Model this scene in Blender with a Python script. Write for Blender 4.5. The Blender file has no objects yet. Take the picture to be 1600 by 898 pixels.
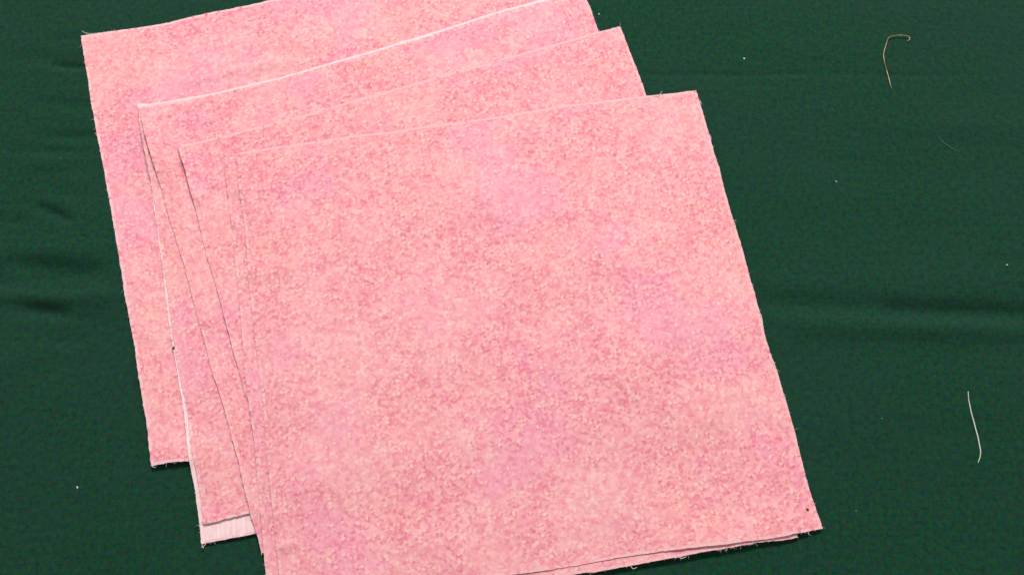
import bpy, math, random
import numpy as np
from mathutils import Vector, Matrix

random.seed(7)
rng = np.random.default_rng(11)
scene = bpy.context.scene
MM = 0.001

# ------------------------------------------------------------------ camera
TILT, ROLL, DIST = 0.354815, 0.007714, 0.251964
cam_data = bpy.data.cameras.new('camera')
cam_data.sensor_fit = 'HORIZONTAL'
cam_data.sensor_width = 36.0
cam_data.lens = 36.0 * 1500.0 / 1600.0
cam_data.clip_start = 0.005
cam_data.clip_end = 20.0
cam = bpy.data.objects.new('camera', cam_data)
scene.collection.objects.link(cam)
ct, st = math.cos(TILT), math.sin(TILT)
X0, Y0, Z0 = Vector((1, 0, 0)), Vector((0, ct, st)), Vector((0, -st, ct))
cr, sr = math.cos(ROLL), math.sin(ROLL)
X1, Y1 = cr * X0 + sr * Y0, -sr * X0 + cr * Y0
M = Matrix((X1, Y1, Z0)).transposed().to_4x4()
M.translation = Vector((0, -DIST * st, DIST * ct))
cam.matrix_world = M
scene.camera = cam

# ------------------------------------------------------------------ room light
world = bpy.data.worlds.new('World')
scene.world = world
world.use_nodes = True
wbg = world.node_tree.nodes['Background']
wbg.inputs['Color'].default_value = (1.0, 0.95, 0.95, 1)
wbg.inputs['Strength'].default_value = 0.40

def area_lamp(name, loc, target, size_x, size_y, power, color):
    l = bpy.data.lights.new(name, 'AREA')
    l.shape = 'RECTANGLE'
    l.size, l.size_y = size_x, size_y
    l.energy = power
    l.color = color
    o = bpy.data.objects.new(name, l)
    o.location = loc
    d = Vector(target) - Vector(loc)
    o.rotation_euler = d.to_track_quat('-Z', 'Y').to_euler()
    scene.collection.objects.link(o)
    return o

# one soft lamp beyond the far edge of the table, a little to the right
area_lamp('room_lamp', (0.05, 0.62, 0.80), (0.0, 0.0, 0.0), 0.24, 0.18, 10.3, (1.0, 0.965, 0.93))

scene.view_settings.view_transform = 'Standard'
scene.view_settings.look = 'None'
scene.view_settings.exposure = 0.0
scene.view_settings.gamma = 1.0
scene.view_settings.use_curve_mapping = False

# ------------------------------------------------------------------ measured layout (millimetres on the table)
SHEETS = {
 's': dict(
   L=[(-125.23, 76.19), (-123.4, 69.48), (-118.62, 53.3), (-116.41, 46.17), (-111.76, 32.28), (-107.68, 19.26), (-103.41, 5.59), (-99.41, -7.93), (-96.38, -17.41), (-92.22, -30.76), (-89.36, -40.92), (-87.49, -47.69)],
   T=[(-125.23, 76.19), (-112.08, 78.72), (-100.73, 81.48), (-91.74, 84.23), (-78.06, 87.71), (-70.15, 89.59), (-38.73, 97.18), (8.85, 108.59)],
   R=[(8.85, 108.59), (37.43, -24.27)],
   B=[(-87.49, -47.69), (-83.99, -46.88), (-79.2, -46.38), (-47.12, -41.23), (0.24, -32.81), (37.43, -24.27)],
 ),
 'a': dict(
   L=[(-105.64, 53.47), (-102.72, 42.92), (-99.75, 33.05), (-96.6, 21.53), (-93.55, 10.36), (-91.03, 0.41), (-88.87, -8.4), (-86.59, -17.0), (-84.04, -25.4), (-81.56, -33.59), (-79.76, -41.6), (-77.44, -50.2), (-75.65, -56.01), (-73.39, -65.88)],
   T=[(-105.27, 52.13), (-99.08, 52.7), (-92.98, 54.2), (-83.33, 56.25), (-66.97, 60.68), (-51.6, 66.2), (-33.65, 72.37), (-12.67, 80.53), (-2.48, 84.16), (8.74, 87.84), (19.7, 92.23)],
   R=[(19.74, 94.74), (21.35, 89.76), (24.3, 79.76), (34.97, 39.14), (54.53, -32.52)],
   B=[(-73.39, -65.88), (-68.03, -64.8), (-62.38, -63.57), (-15.1, -53.57), (54.53, -32.52)],
 ),
 'b': dict(
   L=[(-104.74, 51.65), (-102.23, 42.76), (-99.28, 32.9), (-96.13, 21.4), (-93.09, 10.24), (-90.41, 0.3), (-88.09, -8.5), (-85.72, -17.94), (-82.92, -27.13), (-80.66, -33.66), (-78.56, -41.65), (-76.1, -50.24), (-74.47, -56.04), (-73.38, -61.31)],
   T=[(-105.01, 52.27), (-99.05, 53.24), (-92.98, 54.95), (-83.39, 57.52), (-67.04, 62.17), (-51.63, 67.39), (-33.67, 73.57), (-12.68, 81.75), (-2.49, 85.5), (8.74, 89.31), (19.88, 92.91)],
   R=[(19.88, 92.91), (21.6, 89.54), (24.55, 79.55), (35.1, 38.98), (53.2, -27.7)],
   B=[(-73.38, -61.31), (-71.28, -60.99), (-68.48, -60.07), (-62.34, -58.67), (-15.2, -49.77), (53.2, -27.7)],
 ),
 'c': dict(
   L=[(-104.1, 51.68), (-102.49, 46.61), (-100.24, 40.61), (-97.23, 32.76), (-95.36, 27.94), (-92.92, 21.29), (-90.36, 14.75), (-86.78, 6.7), (-82.96, -3.83), (-78.17, -16.27), (-75.66, -23.83), (-73.42, -27.95), (-67.83, -42.58), (-64.93, -50.82), (-62.03, -59.46), (-58.76, -67.88)],
   T=[(-104.1, 51.68), (-92.79, 54.15), (-83.21, 56.71), (-66.9, 61.34), (-51.52, 66.55), (-33.6, 72.72), (-12.65, 80.87), (-2.48, 84.61), (8.72, 88.29), (16.25, 91.06)],
   R=[(16.25, 91.06), (22.02, 79.32), (51.2, -32.69)],
   B=[(-58.76, -67.88), (-14.97, -56.69), (51.2, -32.69)],
 ),
 'd': dict(
   L=[(-91.88, 39.67), (-89.06, 32.63), (-86.43, 25.33), (-84.77, 20.23), (-79.83, 5.87), (-75.66, -4.26), (-72.81, -12.07), (-70.44, -18.87), (-68.86, -23.05), (-62.64, -40.09), (-48.3, -78.18)],
   T=[(-91.88, 39.67), (-83.2, 42.14), (-69.5, 46.27), (-56.03, 50.85), (-43.46, 55.27), (-31.27, 59.32), (-25.23, 61.46), (-12.66, 65.58), (8.64, 72.82), (30.72, 80.65)],
   R=[(30.72, 80.65), (33.89, 70.9), (35.83, 64.32), (37.38, 57.85), (47.77, 19.47), (63.95, -40.69)],
   B=[(-48.3, -78.18), (0.48, -67.03), (63.95, -40.69)],
 ),
 'e': dict(
   L=[(-78.9, 36.22), (-78.04, 31.55), (-76.88, 25.79), (-74.45, 14.53), (-72.36, 4.51), (-70.32, -5.24), (-69.13, -11.83), (-67.89, -18.97), (-65.57, -30.55), (-63.7, -37.95), (-62.13, -45.82), (-59.78, -58.64), (-57.65, -71.13), (-55.7, -82.04)],
   T=[(-78.9, 36.22), (-35.53, 42.13), (-0.35, 48.06), (46.27, 57.06)],
   R=[(46.27, 57.06), (58.83, 8.31), (68.56, -63.33)],
   B=[(-55.7, -82.04), (-14.31, -76.81), (14.28, -72.46), (28.27, -70.2), (41.01, -67.78), (54.91, -65.34), (68.56, -63.33)],
 ),
 'f': dict(
   L=[(-75.43, 37.41), (-74.86, 33.7), (-74.0, 28.87), (-72.57, 21.84), (-70.71, 13.83), (-69.0, 3.84), (-66.93, -6.75), (-65.38, -13.98), (-63.49, -23.23), (-61.09, -34.66), (-59.23, -45.87), (-57.72, -53.55), (-56.4, -61.05), (-54.69, -69.69), (-52.7, -80.07)],
   T=[(-75.43, 37.41), (-63.4, 39.68), (-53.03, 41.56), (-36.82, 44.09), (-21.93, 46.63), (-4.63, 49.4), (16.03, 53.46), (28.22, 55.21), (37.23, 56.94), (44.47, 58.24), (51.73, 59.55)],
   R=[(51.73, 59.55), (54.71, 44.49), (56.75, 33.08), (58.19, 24.08), (59.62, 17.9), (61.25, 10.35), (61.84, 4.93), (63.73, -4.64), (64.64, -9.49), (65.02, -14.63), (66.91, -20.86), (68.36, -27.96), (69.82, -34.43), (71.54, -45.79), (72.89, -53.92), (74.72, -61.25)],
   B=[(-52.7, -80.07), (-26.16, -76.63), (-0.83, -72.75), (13.83, -70.48), (29.06, -67.76), (42.7, -66.05), (59.76, -64.02), (70.85, -62.02), (74.72, -61.25)],
 ),
}
SHEET_BUMPS = {
 's': [(-93.16, 60.67, -80.55, 64.58, 1.3, 0.5), (-80.55, 64.58, -64.14, 68.34, 1.5, 0.8), (-30.32, 81.03, -22.81, 78.68, 0.8, -0.35), (-96.9, -17.18, -86.01, -16.92, 0.9, -0.25), (-97.59, -18.03, -87.62, -43.3, 9, 0.9), (-87.15, -47.84, -77.92, -45.59, 7, 1.0), (-124.64, 74.91, -114.88, 75.0, 8, 0.3)],
 'a': [(-105.3, 51.85, -99.53, 33.48, 2.5, 0.9), (-73.36, -65.31, -62.05, -63.01, 9, 0.6), (-82.34, -30.41, -73.36, -65.31, 4, 0.3)],
 'b': [(-104.83, 51.04, -99.53, 33.48, 2.5, 0.35), (-73.8, -60.41, -70.77, -60.09, 2, 0.4), (-70.77, -60.09, -61.74, -58.52, 3, 0.25)],
 'c': [(-102.3, 45.77, -96.93, 32.34, 2.5, 1.1), (-75.37, -27.07, -60.23, -65.95, 4, 0.35)],
 'd': [(-47.04, -78.85, 0.49, -68.43, 10, 0.5), (0.49, -68.43, 60.48, -56.08, 10, 0.6), (-91.63, 38.67, -86.0, 24.33, 2.2, 1.2), (-75.46, -4.89, -70.65, -18.66, 3, 0.35)],
 'e': [(67.51, -63.22, 39.83, -67.85, 9, 1.1), (39.83, -67.85, 12.54, -72.7, 9, 0.9), (12.54, -72.7, -54.22, -81.72, 9, 0.8), (-76.96, 25.37, -73.59, 26.16, 1.0, 0.5), (-77.64, 22.12, -74.11, 16.51, 1.0, 0.55), (-72.7, 1.88, -67.05, 2.29, 1.0, 0.3), (-68.56, -18.48, -64.65, -18.45, 0.8, -0.35), (-71.46, -6.62, -62.2, -46.25, 4, 0.25)],
 'f': [(-70.03, 1.9, -58.77, 3.44, 2.2, 0.4), (-57.16, -66.37, -50.83, -65.88, 1.3, 0.45), (-60.26, -50.12, -57.71, -52.41, 2, 0.4), (-74.92, 32.14, -72.66, 20.65, 2, 0.35), (55.29, -63.61, 42.99, -65.62, 5, 0.45), (29.26, -67.34, 14.08, -70.08, 6, -0.1), (75.24, -60.78, 67.62, -62.03, 5, 0.4), (-35.87, -67.24, -14.8, -62.65, 6, 0.35), (-31.38, 26.71, 17.04, 21.41, 9, 0.35), (30.23, 4.89, 57.54, -12.51, 8, 0.4)],
}
CLOTH_FOLDS = [(37.96, 64.91, 81.97, 65.73, 0.8, -0.42), (81.97, 65.73, 129.63, 65.95, 0.8, -0.28), (65.25, -3.21, 100.08, -5.4, 3.0, -1.1), (100.08, -5.4, 136.59, -6.33, 2.8, -2.1), (74.66, -9.64, 135.76, -10.88, 3.2, 1.4), (67.38, 2.17, 134.55, 0.93, 7, 0.5), (-131.51, 67.02, -122.42, 66.46, 1.2, -1.4), (-151.18, 68.13, -134.78, 68.92, 2.5, -0.25), (-128.65, 22.39, -123.86, 20.72, 1.5, -1.4), (-123.86, 20.72, -119.68, 18.49, 1.4, -1.6), (-129.34, 28.15, -116.7, 25.56, 3, -0.5), (-132.08, 5.59, -109.76, 3.6, 2.6, -1.7), (-136.02, 8.49, -108.92, 9.08, 4, 0.6), (-137.84, 0.48, -112.48, -0.39, 2.8, -0.9), (-137.07, -3.45, -105.34, -3.19, 2.6, 1.2), (-126.4, -6.9, -116.25, -7.87, 1.8, -1.8), (-136.58, -5.92, -123.2, -6.16, 3, -0.6), (-134.05, 54.56, -117.62, 53.47, 2, -0.5), (-130.38, 43.96, -117.79, 43.26, 2, -0.7), (-128.72, 39.56, -117.09, 38.86, 1.8, -0.75), (-130.1, 32.43, -116.33, 34.12, 2.3, -0.65), (-131.77, -13.57, -98.74, -13.99, 5, -0.5), (-130.46, -20.4, -104.21, -21.2, 5, 0.3), (46.65, 56.16, 107.82, 53.39, 8, 0.35), (72.48, -32.1, 128.17, -34.92, 10, 0.45), (88.14, 38.25, 140.86, 36.34, 9, -0.4), (55.78, 86.47, 149.62, 85.54, 9, 0.3), (-117.22, -9.33, -106.28, -9.21, 1.2647168428579876, -0.2549680072930336), (-141.1, 70.49, -134.69, 69.04, 1.982842933905585, -0.38894081849715845), (-122.99, -24.73, -107.8, -25.52, 1.6708855972017338, -0.1562792831414317), (-133.88, 68.75, -121.24, 68.93, 2.2555814080019063, -0.5422070064190281), (-119.12, -15.16, -111.41, -16.12, 2.246634561629202, -0.5833345040968103), (-134.3, 75.73, -122.17, 75.54, 1.4439034033374778, -0.30755161988195456), (-125.66, 40.21, -118.37, 39.47, 1.7382529209124513, 0.11904554186682059), (-139.73, 39.72, -124.45, 39.44, 1.807662001705885, -0.3874252844437228), (-133.25, -21.09, -127.22, -21.96, 1.64145688669382, 0.2559206830762194), (-124.43, -21.31, -113.22, -21.12, 2.089706004033375, 0.006950743398086434), (-125.96, 24.62, -117.96, 24.04, 1.3285073953647437, 0.023000047180346872), (-128.76, 33.75, -113.71, 34.09, 1.6685506965572658, 0.11814049748731881), (-128.73, -0.37, -116.32, -1.42, 2.3900120603882353, 0.05130862918571666), (-128.68, 58.25, -114.02, 57.23, 1.6814708975911576, -0.10207496418581319), (-122.24, -23.3, -113.73, -23.41, 1.2011037469330388, -0.22183391877618264), (-119.16, -21.13, -103.74, -21.06, 2.386633230742823, -0.4310925537889331), (-128.23, 57.76, -117.73, 58.32, 2.2296467174376207, 0.14591826387887008), (-137.93, 18.03, -129.6, 17.73, 1.8638472071390986, -0.5043641539211186), (-124.91, 44.31, -114.08, 44.89, 1.2032942476898854, -0.4243564305627124), (-125.88, -20.56, -110.79, -20.75, 1.7457117822990975, 0.0002937394684925376), (-123.98, 37.98, -108.84, 37.91, 1.912864658865249, 0.06372028451120415), (-126.29, 1.83, -113.12, 2.47, 1.2468786399069773, -0.4658655202660054), (-142.7, 52.47, -136.72, 52.7, 1.9211368432803564, 0.19746764528731775), (-135.99, 34.76, -125.46, 34.11, 2.142328742650574, 0.2468622740786348), (-128.96, 0.25, -119.75, -0.61, 1.476778684486606, 0.1839123406570944), (-125.59, -1.51, -114.3, -1.45, 1.7931622790861437, -0.5545946277077811), (62.26, 12.16, 97.19, 10.29, 3.0603678537376826, 0.039818667488835224), (88.1, 4.03, 130.38, 3.05, 4.689114661069115, -0.005751284274073287), (101.05, 49.18, 140.14, 47.61, 3.5733383427082135, 0.34325695639475506), (97.74, -36.79, 125.17, -37.58, 3.784315663434045, -0.3173158692396526), (63.46, 49.04, 112.78, 49.0, 5.068867800567197, -0.17543267672574625), (67.13, 56.56, 110.81, 55.49, 4.647093123331568, -0.032785005162979663), (76.6, 17.47, 125.79, 17.36, 5.198202316088961, -0.17420922452436563), (73.63, 38.73, 97.53, 36.34, 4.095401994274967, -0.2269136287993122), (64.36, 75.38, 93.67, 74.38, 4.804710693718853, 0.3367214321737311), (118.47, 50.14, 159.34, 47.87, 3.3048070437413095, 0.24782725477058276)]
THREADS = {
 'white_t': [(115.13, -27.26), (114.98, -30.23), (115.29, -34.3), (115.76, -38.33), (115.99, -41.83), (115.73, -43.42), (115.0, -45.0)],
 'gold_t': [(113.87, 76.54), (114.74, 77.42), (114.11, 78.29), (111.54, 78.49), (108.84, 77.8), (107.63, 75.61), (106.48, 72.34), (106.33, 69.75), (106.71, 66.98), (107.13, 63.16), (107.38, 60.84)],
 'faint_t': [(118.75, 45.51), (119.94, 43.9), (121.51, 42.51), (123.1, 41.33)],
}
LINT = [(66.37, 70.82), (24.9, 85.59), (88.59, 31.67), (131.01, 7.33), (83.03, 54.91), (89.81, 54.15), (92.52, -34.27), (83.64, -56.8), (-105.3, -52.73)]
DARK_SPECKS = [(71.52, -56.8), (-86.08, -17.62)]
LOOSE = {
 's': [[(-125.22, 77.8), (-124.19, 77.15), (-122.84, 76.84), (-120.66, 77.08)], [(-87.25, -46.63), (-87.26, -47.72), (-86.43, -48.03)], [(-90.09, -37.45), (-89.69, -38.09), (-89.78, -38.57)]],
 'a': [[(-72.16, -65.44), (-72.53, -66.18), (-73.22, -66.78)], [(-73.05, -65.6), (-73.1, -66.48), (-72.61, -66.77)]],
 'c': [[(-59.72, -65.26), (-58.9, -67.46), (-58.8, -68.48)]],
 'f': [[(39.34, 56.98), (40.79, 57.2), (41.92, 58.55)], [(63.2, -6.14), (64.25, -7.35), (64.56, -9.59), (64.29, -10.8)], [(52.04, 56.68), (52.69, 55.65), (52.81, 54.63)], [(53.87, 46.11), (54.68, 44.92), (54.95, 43.72)], [(65.64, -19.78), (66.68, -20.78), (67.07, -21.77)], [(59.42, 18.32), (59.69, 17.39), (59.29, 16.65)]],
 'e': [[(28.26, -69.78), (28.97, -70.79), (29.88, -70.49)], [(39.63, -67.66), (40.49, -68.39), (41.72, -67.94)]],
}


# ------------------------------------------------------------------ node helpers
def srgb(r, g, b):
    f = lambda c: (c / 255 / 12.92) if c / 255 <= 0.04045 else ((c / 255 + 0.055) / 1.055) ** 2.4
    return (f(r), f(g), f(b), 1.0)

class NT:
    def __init__(self, name):
        self.mat = bpy.data.materials.new(name)
        self.mat.use_nodes = True
        self.t = self.mat.node_tree
        self.bsdf = self.t.nodes['Principled BSDF']
    def n(self, typ, **kw):
        nd = self.t.nodes.new(typ)
        for k, v in kw.items():
            setattr(nd, k, v)
        return nd
    def set(self, sock, v):
        if hasattr(v, 'is_output'):
            self.t.links.new(v, sock)
        else:
            sock.default_value = v
    def math(self, op, a, b=0.0, c=None, clamp=False):
        nd = self.n('ShaderNodeMath', operation=op, use_clamp=clamp)
        self.set(nd.inputs[0], a); self.set(nd.inputs[1], b)
        if c is not None: self.set(nd.inputs[2], c)
        return nd.outputs[0]
    def vmath(self, op, a, b=None, scale=None):
        nd = self.n('ShaderNodeVectorMath', operation=op)
        self.set(nd.inputs[0], a)
        if b is not None: self.set(nd.inputs[1], b)
        if scale is not None: nd.inputs['Scale'].default_value = scale
        return nd.outputs[0]
    def noise(self, vec, scale, detail=2.0, rough=0.5, dim='3D'):
        nd = self.n('ShaderNodeTexNoise', noise_dimensions=dim)
        self.set(nd.inputs['Vector'], vec)
        nd.inputs['Scale'].default_value = scale
        nd.inputs['Detail'].default_value = detail
        nd.inputs['Roughness'].default_value = rough
        return nd
    def voro(self, vec, scale, rand=1.0, feature='F1'):
        nd = self.n('ShaderNodeTexVoronoi', voronoi_dimensions='2D', feature=feature)
        self.set(nd.inputs['Vector'], vec)
        nd.inputs['Scale'].default_value = scale
        nd.inputs['Randomness'].default_value = rand
        return nd
    def ramp(self, fac, stops, interp='LINEAR'):
        nd = self.n('ShaderNodeValToRGB')
        cr = nd.color_ramp
        cr.interpolation = interp
        while len(cr.elements) > 1: cr.elements.remove(cr.elements[-1])
        cr.elements[0].position, cr.elements[0].color = stops[0]
        for p, c in stops[1:]:
            e = cr.elements.new(p); e.color = c
        self.set(nd.inputs[0], fac)
        return nd.outputs[0]
    def rng(self, v, a, b, lo=0.0, hi=1.0):
        nd = self.n('ShaderNodeMapRange', interpolation_type='SMOOTHSTEP')
        self.set(nd.inputs[0], v)
        nd.inputs[1].default_value, nd.inputs[2].default_value = a, b
        nd.inputs[3].default_value, nd.inputs[4].default_value = lo, hi
        return nd.outputs[0]
    def mix(self, fac, a, b, blend='MIX'):
        nd = self.n('ShaderNodeMix', data_type='RGBA', blend_type=blend)
        self.set(nd.inputs[0], fac); self.set(nd.inputs[6], a); self.set(nd.inputs[7], b)
        return nd.outputs[2]
    def bump(self, h, strength, dist):
        nd = self.n('ShaderNodeBump')
        nd.inputs['Strength'].default_value = strength
        nd.inputs['Distance'].default_value = dist
        self.set(nd.inputs['Height'], h)
        self.t.links.new(nd.outputs[0], self.bsdf.inputs['Normal'])

def uv_out(m):
    return m.n('ShaderNodeTexCoord').outputs['UV']      # UVs hold millimetres on the cloth / 100

# ------------------------------------------------------------------ printed pink cotton
def pink_print(name, back=False):
    m = NT(name)
    uv = uv_out(m)
    wob = m.noise(uv, 95, 2, 0.5, '2D').outputs['Color']
    wob = m.vmath('SUBTRACT', wob, (0.5, 0.5, 0.5))
    p = m.vmath('ADD', uv, m.vmath('SCALE', wob, scale=0.011))
    p2 = m.vmath('ADD', uv, m.vmath('SCALE', wob, scale=-0.013))
    cloud = m.noise(uv, 4.2, 3, 0.6, '2D').outputs[0]
    hue = m.noise(m.vmath('ADD', uv, (7.3, 2.1, 0)), 3.4, 3, 0.6, '2D').outputs[0]
    mid = m.noise(m.vmath('ADD', uv, (1.7, 9.4, 0)), 20, 2, 0.6, '2D').outputs[0]
    # overlapping dabs of print, a little under a millimetre across
    c1 = m.n('ShaderNodeSeparateColor'); m.set(c1.inputs[0], m.voro(p, 124).outputs['Color'])
    c2 = m.n('ShaderNodeSeparateColor'); m.set(c2.inputs[0], m.voro(p2, 98).outputs['Color'])
    tone = m.math('ADD', m.math('MULTIPLY', c1.outputs[0], 0.42), m.math('MULTIPLY', c2.outputs[1], 0.34))
    tone = m.math('ADD', m.math('ADD', tone, 0.18), m.math('MULTIPLY', m.math('SUBTRACT', cloud, 0.5), 0.44))
    tone = m.math('ADD', tone, m.math('MULTIPLY', m.math('SUBTRACT', mid, 0.5), 0.45))
    col = m.ramp(tone, [(0.00, srgb(222, 122, 144)), (0.20, srgb(231, 140, 157)), (0.38, srgb(235, 157, 166)),
                        (0.56, srgb(239, 169, 174)), (0.78, srgb(241, 179, 182)), (1.0, srgb(243, 193, 192))])
    # orchid and peach clouds
    orch = m.rng(hue, 0.51, 0.67, 0.0, 0.65)
    col = m.mix(orch, col, m.mix(0.5, col, srgb(236, 152, 186)))
    pea = m.rng(hue, 0.49, 0.34, 0.0, 0.5)
    col = m.mix(pea, col, m.mix(0.42, col, srgb(242, 172, 156)))
    # single dabs of other inks, sparser where the print is pale
    sparse = m.rng(cloud, 0.64, 0.42, 0.35, 1.0)
    dk = m.math('GREATER_THAN', c1.outputs[1], 0.83)
    col = m.mix(m.math('MULTIPLY', m.math('MULTIPLY', dk, 0.42), sparse), col, srgb(216, 110, 132))
    mg = m.math('GREATER_THAN', c2.outputs[2], 0.93)
    col = m.mix(m.math('MULTIPLY', mg, 0.32), col, srgb(222, 122, 166))
    q3 = m.vmath('ADD', p, (3.1, 5.7, 0))
    def dab(vec):
        v3 = m.voro(vec, 84)
        c3 = m.n('ShaderNodeSeparateColor'); m.set(c3.inputs[0], v3.outputs['Color'])
        return m.math('MULTIPLY', m.math('GREATER_THAN', c3.outputs[0], 0.66), m.rng(v3.outputs['Distance'], 0.46, 0.28)), c3
    fl, c3 = dab(q3)
    fs, _c = dab(m.vmath('ADD', q3, (-0.0022, 0.0034, 0)))
    rim = m.math('MULTIPLY', m.math('SUBTRACT', fs, fl, clamp=True), m.math('MULTIPLY', sparse, 0.46))  # crescent shadow painted beside each pale dab, for an embossed look
    col = m.mix(rim, col, srgb(206, 104, 122))
    cream = m.mix(c3.outputs[1], srgb(246, 200, 178), srgb(247, 203, 200))
    col = m.mix(m.math('MULTIPLY', fl, m.rng(c3.outputs[2], 0.1, 1.0, 0.18, 0.68)), col, cream)
    v4 = m.voro(m.vmath('ADD', p2, (8.8, 1.2, 0)), 96)
    c4 = m.n('ShaderNodeSeparateColor'); m.set(c4.inputs[0], v4.outputs['Color'])
    sp = m.math('MULTIPLY', m.math('GREATER_THAN', c4.outputs[0], 0.78), m.rng(v4.outputs['Distance'], 0.40, 0.20))
    col = m.mix(m.math('MULTIPLY', m.math('MULTIPLY', sp, 0.5), sparse), col, m.mix(c4.outputs[2], srgb(196, 98, 116), srgb(208, 124, 118)))
    if back:       # wrong side: the ink only shows through
        wv = m.n('ShaderNodeMapping'); m.set(wv.inputs[0], uv); wv.inputs['Scale'].default_value = (140, 9, 1)
        thr = m.noise(wv.outputs[0], 1.0, 2, 0.6, '2D').outputs[0]
        col = m.mix(0.76, col, m.mix(m.rng(thr, 0.35, 0.65), srgb(238, 212, 214), srgb(248, 228, 229)))
    # threads of the weave
    wx = m.n('ShaderNodeTexWave', wave_type='BANDS', bands_direction='X'); m.set(wx.inputs[0], uv)
    wx.inputs['Scale'].default_value = 105; wx.inputs['Distortion'].default_value = 0.8
    wy = m.n('ShaderNodeTexWave', wave_type='BANDS', bands_direction='Y'); m.set(wy.inputs[0], uv)
    wy.inputs['Scale'].default_value = 105; wy.inputs['Distortion'].default_value = 0.8
    fz = m.noise(uv, 160, 3, 0.6, '2D').outputs[0]
    weave = m.math('ADD', m.math('MULTIPLY', wx.outputs['Fac'], wy.outputs['Fac']), fz)
    soft = m.noise(uv, 13, 3, 0.6, '2D').outputs[0]
    m.bump(m.math('ADD', m.math('MULTIPLY', weave, 0.35), m.math('MULTIPLY', soft, 2.2)), 0.42, 0.00022)
    m.set(m.bsdf.inputs['Base Color'], col)
    m.bsdf.inputs['Roughness'].default_value = 0.92
    m.bsdf.inputs['Specular IOR Level'].default_value = 0.15
    m.bsdf.inputs['Sheen Weight'].default_value = 0.08
    return m.mat

def plain_fibre(name, rgb, var=0.12, rough=0.9):
    m = NT(name)
    g = m.n('ShaderNodeNewGeometry').outputs['Position']
    f = m.noise(g, 2500, 2, 0.6).outputs[0]
    c = srgb(*rgb)
    lo = tuple(x * (1 - 2.2 * var) for x in c[:3]) + (1,)
    hi = tuple(min(0.88, x * (1 + 1.5 * var)) for x in c[:3]) + (1,)
    m.set(m.bsdf.inputs['Base Color'], m.ramp(f, [(0.3, lo), (0.7, hi)]))
    m.bsdf.inputs['Roughness'].default_value = rough
    m.bsdf.inputs['Specular IOR Level'].default_value = 0.2
    return m.mat

M_FACE = pink_print('pink_printed_cotton')
M_BACK = pink_print('pink_cotton_wrong_side', back=True)
M_EDGE = plain_fibre('cut_cotton_edge', (243, 192, 195), 0.08)
M_RIM = plain_fibre('cut_cotton_edge_tinted', (241, 184, 187), 0.08)
M_WHITE = plain_fibre('white_thread', (206, 212, 200))
M_PALE = plain_fibre('pale_pink_thread', (248, 214, 214))
M_DARK = plain_fibre('dark_lint', (70, 50, 52))
M_FAINT = plain_fibre('grey_green_fibre', (104, 132, 118))

def gold_mat():
    m = NT('gold_brown_thread')
    g = m.n('ShaderNodeNewGeometry').outputs['Position']
    f = m.noise(g, 420, 1, 0.5).outputs[0]
    m.set(m.bsdf.inputs['Base Color'], m.ramp(f, [(0.36, srgb(128, 98, 72)), (0.52, srgb(172, 146, 106)), (0.66, srgb(208, 194, 160))]))
    m.bsdf.inputs['Roughness'].default_value = 0.6
    return m.mat
M_GOLD = gold_mat()

def green_cloth_mat():
    m = NT('dark_green_cotton')
    uv = uv_out(m)
    big = m.noise(uv, 1.6, 2, 0.5, '2D').outputs[0]
    a = m.noise(uv, 88, 2, 0.6, '2D').outputs['Color']
    lum = m.noise(m.vmath('ADD', uv, (4.2, 6.1, 0)), 70, 3, 0.65, '2D').outputs[0]
    sa = m.n('ShaderNodeSeparateColor'); m.set(sa.inputs[0], a)
    fine = m.noise(uv, 170, 2, 0.6, '2D').outputs[0]
    st = m.n('ShaderNodeMapping'); m.set(st.inputs[0], uv); st.inputs['Scale'].default_value = (5, 120, 1)
    streak = m.noise(st.outputs[0], 1.0, 3, 0.6, '2D').outputs[0]
    col = m.ramp(m.math('ADD', m.math('MULTIPLY', fine, 0.7), m.math('MULTIPLY', streak, 0.3)),
                 [(0.30, srgb(8, 46, 31)), (0.5, srgb(11, 57, 40)), (0.70, srgb(17, 68, 51))])
    col = m.mix(m.rng(sa.outputs[0], 0.46, 0.66, 0, 0.68), col, srgb(45, 49, 41))
    col = m.mix(m.rng(sa.outputs[1], 0.48, 0.66, 0, 0.8), col, srgb(12, 57, 58))
    col = m.mix(m.rng(sa.outputs[2], 0.49, 0.66, 0, 0.85), col, srgb(10, 70, 26))
    col = m.mix(m.rng(big, 0.36, 0.64, 0, 0.3), col, srgb(30, 57, 49))
    col = m.mix(m.rng(lum, 0.46, 0.30, 0, 0.38), col, srgb(5, 36, 25))
    col = m.mix(m.rng(lum, 0.54, 0.70, 0, 0.35), col, srgb(28, 74, 58))
    m.set(m.bsdf.inputs['Base Color'], col)
    m.bsdf.inputs['Roughness'].default_value = 0.95
    m.bsdf.inputs['Specular IOR Level'].default_value = 0.12
    m.bsdf.inputs['Sheen Weight'].default_value = 0.05
    m.bump(m.math('ADD', m.math('MULTIPLY', streak, 0.8), m.math('MULTIPLY', fine, 0.8)), 0.4, 0.0002)
    return m.mat
M_GREEN = green_cloth_mat()

# ------------------------------------------------------------------ small numeric helpers
def seg_bump(x, y, x0, y0, x1, y1, w, amp):
    dx, dy = x1 - x0, y1 - y0
    L2 = dx * dx + dy * dy
    t = np.clip(((x - x0) * dx + (y - y0) * dy) / L2, 0, 1)
    d2 = (x - x0 - t * dx) ** 2 + (y - y0 - t * dy) ** 2
    fade = 0.55 + 0.45 * np.sin(np.pi * np.clip(t, 0.02, 0.98)) ** 0.6
    return amp * np.exp(-d2 / (w * w)) * fade

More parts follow.
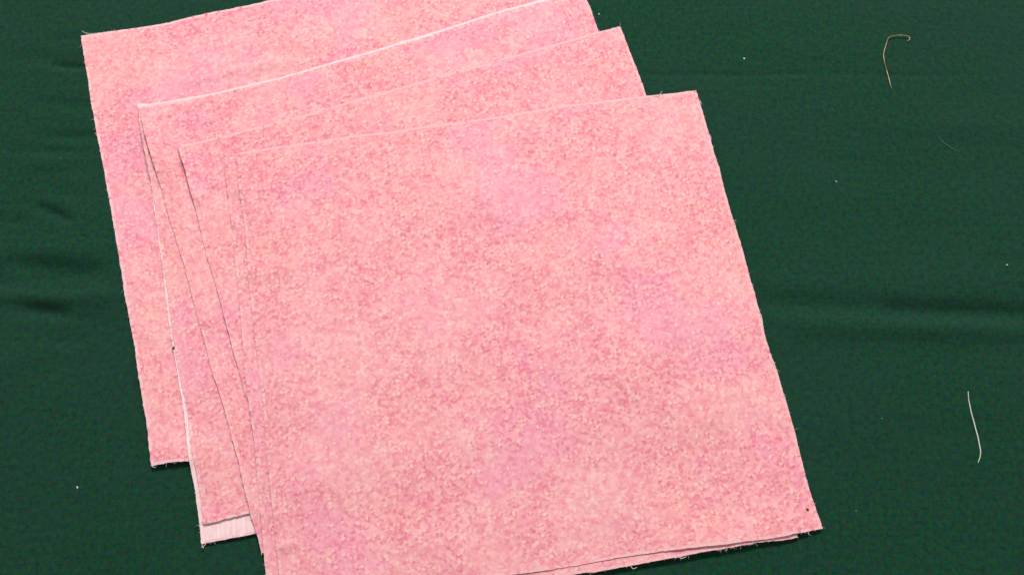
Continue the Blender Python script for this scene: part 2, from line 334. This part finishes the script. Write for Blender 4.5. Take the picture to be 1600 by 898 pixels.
def smooth_noise(x, y, wl, seed, oct=3):
    r = np.random.default_rng(seed)
    z = np.zeros_like(x, dtype=float); a = 1.0
    for o in range(oct):
        for k in range(5):
            th = r.uniform(0, 2 * np.pi); f = 2 * np.pi / (wl * r.uniform(0.7, 1.5)); ph = r.uniform(0, 2 * np.pi)
            z += a * 0.4 * np.sin(f * (x * np.cos(th) + y * np.sin(th)) + ph)
        wl *= 0.5; a *= 0.45
    return z

def blur(z, k):
    # separable gaussian with edge padding
    r = int(3 * k) + 1
    g = np.exp(-0.5 * (np.arange(-r, r + 1) / k) ** 2); g /= g.sum()
    p = np.pad(z, ((r, r), (0, 0)), mode='edge')
    z = sum(g[i] * p[i:i + z.shape[0]] for i in range(2 * r + 1))
    p = np.pad(z, ((0, 0), (r, r)), mode='edge')
    return sum(g[i] * p[:, i:i + z.shape[1]] for i in range(2 * r + 1))

def cloth_height(x, y):
    z = 0.16 * smooth_noise(x, y * 1.8, 60, 3, 2) + 0.018 * smooth_noise(x * 0.25, y, 5, 4, 2)
    for (x0, y0, x1, y1, w, a) in CLOTH_FOLDS:
        z = z + seg_bump(x, y, x0, y0, x1, y1, w, a)
    return z

def link_mesh(name, verts, faces, mats, parent=None, smooth=True):
    me = bpy.data.meshes.new(name)
    me.from_pydata(verts, [], faces)
    for mt in (mats if isinstance(mats, (list, tuple)) else [mats]):
        me.materials.append(mt)
    if smooth:
        me.polygons.foreach_set('use_smooth', [True] * len(me.polygons))
    o = bpy.data.objects.new(name, me)
    scene.collection.objects.link(o)
    if parent: o.parent = parent
    return o

def tag(o, label=None, cat=None, group=None, kind=None):
    for k, v in (('label', label), ('category', cat), ('group', group), ('kind', kind)):
        if v: o[k] = v
    return o

# ------------------------------------------------------------------ the green cloth on the table
def axis(lo, hi, step, far):
    a = list(np.arange(lo, hi + 1e-6, step))
    s = step
    while a[-1] < far:
        s *= 1.35; a.append(a[-1] + s)
    s = step
    while a[0] > -far:
        s *= 1.35; a.insert(0, a[0] - s)
    return np.array(a)
gx, gy = axis(-165, 165, 0.75, 480), axis(-95, 110, 0.6, 480)
GX, GY = np.meshgrid(gx, gy)
GZ = cloth_height(GX, GY)
nx, ny = len(gx), len(gy)
idx = np.arange(nx * ny).reshape(ny, nx)
quads = np.stack([idx[:-1, :-1], idx[:-1, 1:], idx[1:, 1:], idx[1:, :-1]], -1).reshape(-1, 4)
cloth = link_mesh('tablecloth', (np.stack([GX, GY, GZ], -1).reshape(-1, 3) * MM).tolist(), quads.tolist(), M_GREEN)
uvl = cloth.data.uv_layers.new(name='uv')
lv = np.empty(len(cloth.data.loops), dtype=np.int32); cloth.data.loops.foreach_get('vertex_index', lv)
uvl.data.foreach_set('uv', (np.stack([GX, GY], -1).reshape(-1, 2)[lv] / 100).ravel())
tag(cloth, 'dark green cotton cloth with faint creases spread under the pink squares', kind='structure')

# ------------------------------------------------------------------ raster of what already lies on the table
RX0, RY0, RS = -140.0, -100.0, 0.5
RNX, RNY = 460, 460
rx, ry = np.meshgrid(RX0 + RS * np.arange(RNX), RY0 + RS * np.arange(RNY))
TOP = cloth_height(rx, ry)

def dilate(a):
    p = np.pad(a, 1, mode='edge')
    return np.max([p[i:i + a.shape[0], j:j + a.shape[1]] for i in range(3) for j in range(3)], axis=0)

def sample(a, x, y):
    fx = np.clip((x - RX0) / RS, 0, RNX - 1.001); fy = np.clip((y - RY0) / RS, 0, RNY - 1.001)
    i, j = fx.astype(int), fy.astype(int); u, v = fx - i, fy - j
    return (a[j, i] * (1 - u) * (1 - v) + a[j, i + 1] * u * (1 - v) + a[j + 1, i] * (1 - u) * v + a[j + 1, i + 1] * u * v)

def curve(pts, n, seed, rag):
    p = np.array(pts, float)
    s = np.r_[0, np.cumsum(np.linalg.norm(np.diff(p, axis=0), axis=1))]
    t = UPAR * s[-1]
    q = np.stack([np.interp(t, s, p[:, 0]), np.interp(t, s, p[:, 1])], 1)
    # round off the polyline a little, then give the cut its ragged line
    for _ in range(14):
        q[1:-1] = 0.25 * q[:-2] + 0.5 * q[1:-1] + 0.25 * q[2:]
    d = np.gradient(q, axis=0); nrm = np.stack([-d[:, 1], d[:, 0]], 1)
    nrm /= np.linalg.norm(nrm, axis=1, keepdims=True)
    r = np.random.default_rng(seed)
    e = r.normal(0, 1, n)
    e2 = np.convolve(r.normal(0, 1, n), np.ones(7) / 7, mode='same') * 2.0
    w = np.ones(n); w[0] = w[-1] = 0
    return q + nrm * ((e * 0.5 + e2) * rag * w)[:, None]

N = 151
# where on the bolt of cloth each square was cut
OFFSETS = dict(s=(2.3, 7.1), a=(5.0, 1.2), b=(8.4, 3.3), c=(1.1, 4.6), d=(6.2, 6.8), e=(3.7, 0.9), f=(0.4, 0.4))
ANG = dict(s=0.05, a=0.07, b=-0.04, c=3.1, d=0.02, e=1.55, f=0.03)
RIM = 0.0017
# how much of the left and of the far edge shows bare, unprinted threads
RIM_PALE = dict(s=(0.7, 0.9), a=(0, 0), b=(0.12, 0.45), c=(0.12, 0.3), d=(0.15, 0.93), e=(0.25, 0.5), f=(0.3, 0.95))
UPAR = np.concatenate([[0.0], np.linspace(RIM, 1 - RIM, N - 2), [1.0]])      # narrow outermost cells: the raw cut rim
THICK = 0.2

def coons(sh, seed, rag, n=N):
    Lc = curve(sh['L'], n, seed + 1, rag); Rc = curve(sh['R'], n, seed + 2, rag)
    Tc = curve(sh['T'], n, seed + 3, rag); Bc = curve(sh['B'], n, seed + 4, rag)
    u = UPAR[None, :, None]; v = UPAR[:, None, None]    # v: top -> bottom
    # keep the raggedness at the very edge: blend only the smooth outline inwards
    P = (1 - v) * Tc[None] + v * Bc[None] + (1 - u) * Lc[:, None] + u * Rc[:, None]
    P -= (1 - u) * (1 - v) * Tc[0] + u * (1 - v) * Tc[-1] + (1 - u) * v * Bc[0] + u * v * Bc[-1]
    return P

def make_square(key, label, seed, flipped=False, gap=0.02, rag=0.075, rip=0.10):
    global TOP
    sh = SHEETS[key]
    P0 = coons(sh, seed, 0.0)
    Pr = coons(sh, seed, rag)
    P = P0.copy()
    for k, wgt in ((0, 1.0), (1, 0.85), (2, 0.2)):
        e = N - 1 - k
        P[k] += wgt * (Pr[k] - P0[k]); P[e] += wgt * (Pr[e] - P0[e])
        P[1:-1, k] += wgt * (Pr[1:-1, k] - P0[1:-1, k]); P[1:-1, e] += wgt * (Pr[1:-1, e] - P0[1:-1, e])
    x, y = P[..., 0], P[..., 1]
    D = dilate(TOP)
    hs = sample(D, x, y) + gap
    z = hs.copy()
    for _ in range(14):
        z = np.maximum(blur(z, 2.6), hs)
    z = np.maximum(blur(z, 1.2), hs)
    z += rip * (1.2 + smooth_noise(x, y, 26, seed, 3)).clip(0)
    for (x0, y0, x1, y1, w, a) in SHEET_BUMPS.get(key, []):
        z += seg_bump(x, y, x0, y0, x1, y1, w, a)
    z = np.maximum(z, hs - gap * 0.5)
    # frame of thickness
    zt = z + THICK
    n2 = N * N
    vt = np.stack([x, y, zt], -1).reshape(-1, 3); vb = np.stack([x, y, z], -1).reshape(-1, 3)
    I = np.arange(n2).reshape(N, N)
    qt = np.stack([I[:-1, :-1], I[1:, :-1], I[1:, 1:], I[:-1, 1:]], -1).reshape(-1, 4)
    qb = qt[:, ::-1] + n2
    ring = np.concatenate([I[0, :], I[1:, -1], I[-1, -2::-1], I[-2:0:-1, 0]])
    r2 = np.roll(ring, -1)
    qe = np.stack([ring, r2, r2 + n2, ring + n2], -1)
    faces = np.concatenate([qt, qb, qe])
    face_top, face_bot = (1, 0) if flipped else (0, 1)
    o = link_mesh('fabric_square', (np.concatenate([vt, vb]) * MM).tolist(), faces.tolist(), [M_FACE, M_BACK, M_EDGE if key in 'sab' else M_RIM])
    me = o.data
    mi = np.concatenate([np.full(len(qt), face_top), np.full(len(qb), face_bot), np.full(len(qe), 2)]).astype(np.int32)
    rim = np.zeros((N - 1, N - 1), bool); rim[0] = rim[-1] = True; rim[:, 0] = rim[:, -1] = True
    prob = np.full((N - 1, N - 1), 0.8)
    prob[:, -1] = 0.0 if key in 'bc' else 0.7
    pl, pt = RIM_PALE[key]
    prob[:, 0] = pl; prob[0, 1:-1] = pt
    rr = np.random.default_rng(seed + 50).random((N - 1, N - 1))
    keep = rr < prob
    mi[:len(qt)][(rim & keep).ravel()] = 2
    me.polygons.foreach_set('material_index', mi)
    sm = np.ones(len(faces), dtype=bool); me.polygons.foreach_set('use_smooth', sm)
    ed = me.attributes.new('sharp_edge', 'BOOLEAN', 'EDGE')
    ev = np.empty(len(me.edges) * 2, dtype=np.int32); me.edges.foreach_get('vertices', ev); ev = ev.reshape(-1, 2)
    onring = np.zeros(2 * n2, bool); onring[ring] = True; onring[ring + n2] = True
    same = (ev[:, 0] < n2) == (ev[:, 1] < n2)
    ed.data.foreach_set('value', onring[ev[:, 0]] & onring[ev[:, 1]] & same)
    # cloth coordinates, each square cut from another place of the bolt
    ang = random.uniform(-0.06, 0.06) + random.choice([0, math.pi / 2, math.pi])
    off = np.array(OFFSETS[key])
    ang = ANG[key]
    uu, vv = np.meshgrid(1.27 * UPAR, 1.27 * (1 - UPAR))
    g = np.stack([uu * math.cos(ang) - vv * math.sin(ang), uu * math.sin(ang) + vv * math.cos(ang)], -1).reshape(-1, 2) + off
    g = np.concatenate([g, g])
    uvl = me.uv_layers.new(name='uv')
    lv = np.empty(len(me.loops), dtype=np.int32); me.loops.foreach_get('vertex_index', lv)
    uvl.data.foreach_set('uv', g[lv].ravel())
    me.update()
    tag(o, label, 'fabric square', 'fanned pile of pink fabric squares')
    # write it into the raster for the next square
    f = np.concatenate([[0, 0.5], np.linspace(1, N - 2, 560), [N - 1.5, N - 1]])
    fi = np.clip(f.astype(int), 0, N - 2); fr = f - fi
    def up(a):
        b = a[fi] * (1 - fr)[:, None] + a[fi + 1] * fr[:, None]
        return b[:, fi] * (1 - fr)[None] + b[:, fi + 1] * fr[None]
    ux, uy, uz = up(x), up(y), up(zt)
    ii = np.round((ux - RX0) / RS).astype(int); jj = np.round((uy - RY0) / RS).astype(int)
    ok = (ii >= 0) & (ii < RNX) & (jj >= 0) & (jj < RNY)
    np.maximum.at(TOP, (jj[ok], ii[ok]), uz[ok])
    fray(o, x, y, zt, ring, seed)
    return o

# ------------------------------------------------------------------ threads
def tube_data(pts, rad, sides=5, taper=True):
    P = [Vector(p) for p in pts]
    V, F = [], []
    for i, p in enumerate(P):
        t = (P[min(i + 1, len(P) - 1)] - P[max(i - 1, 0)]).normalized()
        a = t.cross(Vector((0, 0, 1)))
        if a.length < 1e-6: a = t.cross(Vector((1, 0, 0)))
        a.normalize(); b = t.cross(a)
        e = i / (len(P) - 1)
        r = rad * ((0.55 + 0.45 * math.sin(math.pi * min(max(e, 0.08), 0.92))) if taper else 1)
        for k in range(sides):
            an = 2 * math.pi * k / sides
            V.append(p + r * (math.cos(an) * a + math.sin(an) * b))
    for i in range(len(P) - 1):
        for k in range(sides):
            k2 = (k + 1) % sides
            F.append((i * sides + k, i * sides + k2, (i + 1) * sides + k2, (i + 1) * sides + k))
    F.append(tuple(range(sides - 1, -1, -1)))
    F.append(tuple((len(P) - 1) * sides + k for k in range(sides)))
    return [tuple(v) for v in V], F

def resample(pts, n):
    p = np.array(pts, float)
    # Catmull-Rom through the points
    q = np.vstack([2 * p[0] - p[1], p, 2 * p[-1] - p[-2]])
    out = []
    m = len(p) - 1
    for t in np.linspace(0, m - 1e-6, n):
        i = int(t); u = t - i
        a, b, c, d = q[i], q[i + 1], q[i + 2], q[i + 3]
        out.append(0.5 * (2 * b + (c - a) * u + (2 * a - 5 * b + 4 * c - d) * u * u + (3 * b - a - 3 * c + d) * u ** 3))
    return np.array(out)

def fray(parent, x, y, zt, ring, seed):
    r = np.random.default_rng(seed + 90)
    X, Y, Z = x.ravel(), y.ravel(), zt.ravel()
    cx, cy = X.mean(), Y.mean()
    V, F = [], []
    n = len(ring)
    for _ in range(650):
        k = int(r.integers(0, n)); a, b = ring[k], ring[(k + 1) % n]
        px, py, pz = X[a], Y[a], Z[a] - r.uniform(0.05, 0.28)
        t = np.array([X[b] - X[a], Y[b] - Y[a]]); t /= (np.linalg.norm(t) + 1e-9)
        nrm = np.array([t[1], -t[0]])
        if np.dot(nrm, [px - cx, py - cy]) < 0: nrm = -nrm
        d = nrm * r.uniform(0.2, 0.9) + t * r.normal(0, 0.9)
        L = r.uniform(0.15, 0.5) if r.random() < 0.88 else r.uniform(0.5, 1.3)
        d = d / np.linalg.norm(d) * L
        s = -0.12 * nrm
        pts = [(px + s[0], py + s[1], pz), (px + 0.5 * d[0], py + 0.5 * d[1], pz + r.normal(0, 0.05)),
               (px + d[0] + 0.2 * L * r.normal() * t[0], py + d[1] + 0.2 * L * r.normal() * t[1], pz - r.uniform(0, 0.12))]
        v, f = tube_data(pts, r.uniform(0.025, 0.05), 3)
        o = len(V); V += v; F += [tuple(i + o for i in q) for q in f]
    fo = link_mesh('frayed_edge', (np.array(V) * MM).tolist(), F, M_PALE, parent)
    fo['kind'] = 'stuff'

def thread_obj(name, pts2d, rad, mat, parent=None, wig=0.0, lift=0.05, n=36, arch=0.0):
    q = resample(pts2d, n)
    z = sample(dilate(TOP), q[:, 0], q[:, 1]) if parent is None else sample(TOP, q[:, 0], q[:, 1])
    if parent is not None:
        z = np.full(n, z.max() - 0.08)
    z = np.convolve(np.pad(z, 4, mode='edge'), np.ones(9) / 9, mode='valid')
    t = np.linspace(0, 1, n)
    q = q + wig * np.stack([np.sin(t * 37 + 1), np.cos(t * 29)], 1)
    pts = np.c_[q, z + rad + lift + arch * np.sin(np.pi * t)]
    V, F = tube_data(pts, rad, 7)
    return link_mesh(name, (np.array(V) * MM).tolist(), F, mat, parent)

# ------------------------------------------------------------------ the pile, bottom to top
ORDER = [
 ('s', 'lowest pink square, lying on the green cloth, its top left corner farthest left', 101, {}),
 ('a', 'upside-down pink square showing its pale wrong side as a whitish strip at lower left', 202, dict(flipped=True)),
 ('b', 'printed pink square lying on the upside-down one, its lower edge above the whitish strip', 303, {}),
 ('c', 'pink mid-pile square whose tilted left band tapers to a point at bottom', 404, {}),
 ('d', 'pink square whose top right corner pokes out in the middle step of the right side', 505, {}),
 ('e', 'pink square directly under the topmost, a sliver of it showing along the front edge', 606, {}),
 ('f', 'topmost pink printed square covering the front of the pile, seen nearly whole', 707, {}),
]
squares = {}
for key, label, seed, kw in ORDER:
    squares[key] = make_square(key, label, seed, **kw)
for key, runs in LOOSE.items():
    for run in runs:
        thread_obj('loose_thread', run, 0.075, M_PALE, squares[key], n=12, arch=0.1)

# ------------------------------------------------------------------ threads and lint on the cloth
tag(thread_obj('thread_scrap', THREADS['white_t'], 0.16, M_WHITE, wig=0.03),
    'short white thread lying on the green cloth, right of the lower pile', 'thread', 'thread scraps on the green cloth')
tag(thread_obj('thread_scrap', THREADS['gold_t'], 0.14, M_GOLD, wig=0.03, arch=0.25),
    'thin golden brown hooked thread lying on the green cloth, upper right', 'thread', 'thread scraps on the green cloth')
tag(thread_obj('thread_scrap', THREADS['faint_t'], 0.06, M_FAINT, wig=0.03),
    'faint grey fibre lying slantwise on the green cloth below the golden thread', 'thread', 'thread scraps on the green cloth')

def speck(x, y, rad, mat, label, group, seed, name='lint_speck'):
    r = np.random.default_rng(seed)
    import bmesh
    bm = bmesh.new()
    bmesh.ops.create_icosphere(bm, subdivisions=2, radius=1.0)
    sx, sy, an = r.uniform(0.8, 1.4), r.uniform(0.6, 1.0), r.uniform(0, 3)
    for v in bm.verts:
        k = rad * (1 + 0.22 * r.normal())
        a, b = v.co.x * sx * k, v.co.y * sy * k
        v.co = Vector((a * math.cos(an) - b * math.sin(an), a * math.sin(an) + b * math.cos(an), v.co.z * 0.6 * k)) * MM
    me = bpy.data.meshes.new(name); bm.to_mesh(me); bm.free()
    me.materials.append(mat)
    o = bpy.data.objects.new(name, me); scene.collection.objects.link(o)
    z = float(sample(TOP, np.array([x]), np.array([y]))[0]) if -138 < x < 88 else float(cloth_height(np.array([x]), np.array([y]))[0])
    o.location = (x * MM, y * MM, (z + 0.35 * rad) * MM)
    tag(o, label, 'lint', group)

LINT_LABELS = [
 ('bright white lint speck on the green cloth, right of the middle step of the pile', 0.26),
 ('white lint speck on the green cloth beside the uppermost step at the top edge', 0.20),
 ('small pale lint speck on open green cloth right of the topmost square', 0.19),
 ('white lint speck near the right border, just above the long fold', 0.24),
 ('tiny grey lint speck below the dark crease, left one of a pair', 0.14),
 ('tiny grey lint speck below the dark crease, right one of a pair', 0.16),
 ('tiny pinkish lint speck left of the short white thread', 0.16),
 ('tiny faint lint speck beside the lower right corner of the topmost square', 0.16),
 ('cream lint speck alone on the green cloth at lower left', 0.25),
]
for i, ((x, y), (lab, rad)) in enumerate(zip(LINT, LINT_LABELS)):
    speck(x, y, rad, M_WHITE if rad > 0.18 else M_FAINT, lab, 'lint specks on the green cloth', 40 + i)
speck(*DARK_SPECKS[0], 0.34, M_DARK, 'dark speck on the topmost pink square near its lower right corner', 'dark specks on the pink squares', 71)
speck(*DARK_SPECKS[1], 0.36, M_DARK, 'dark speck at the pale left edge of the upside-down square', 'dark specks on the pink squares', 72)
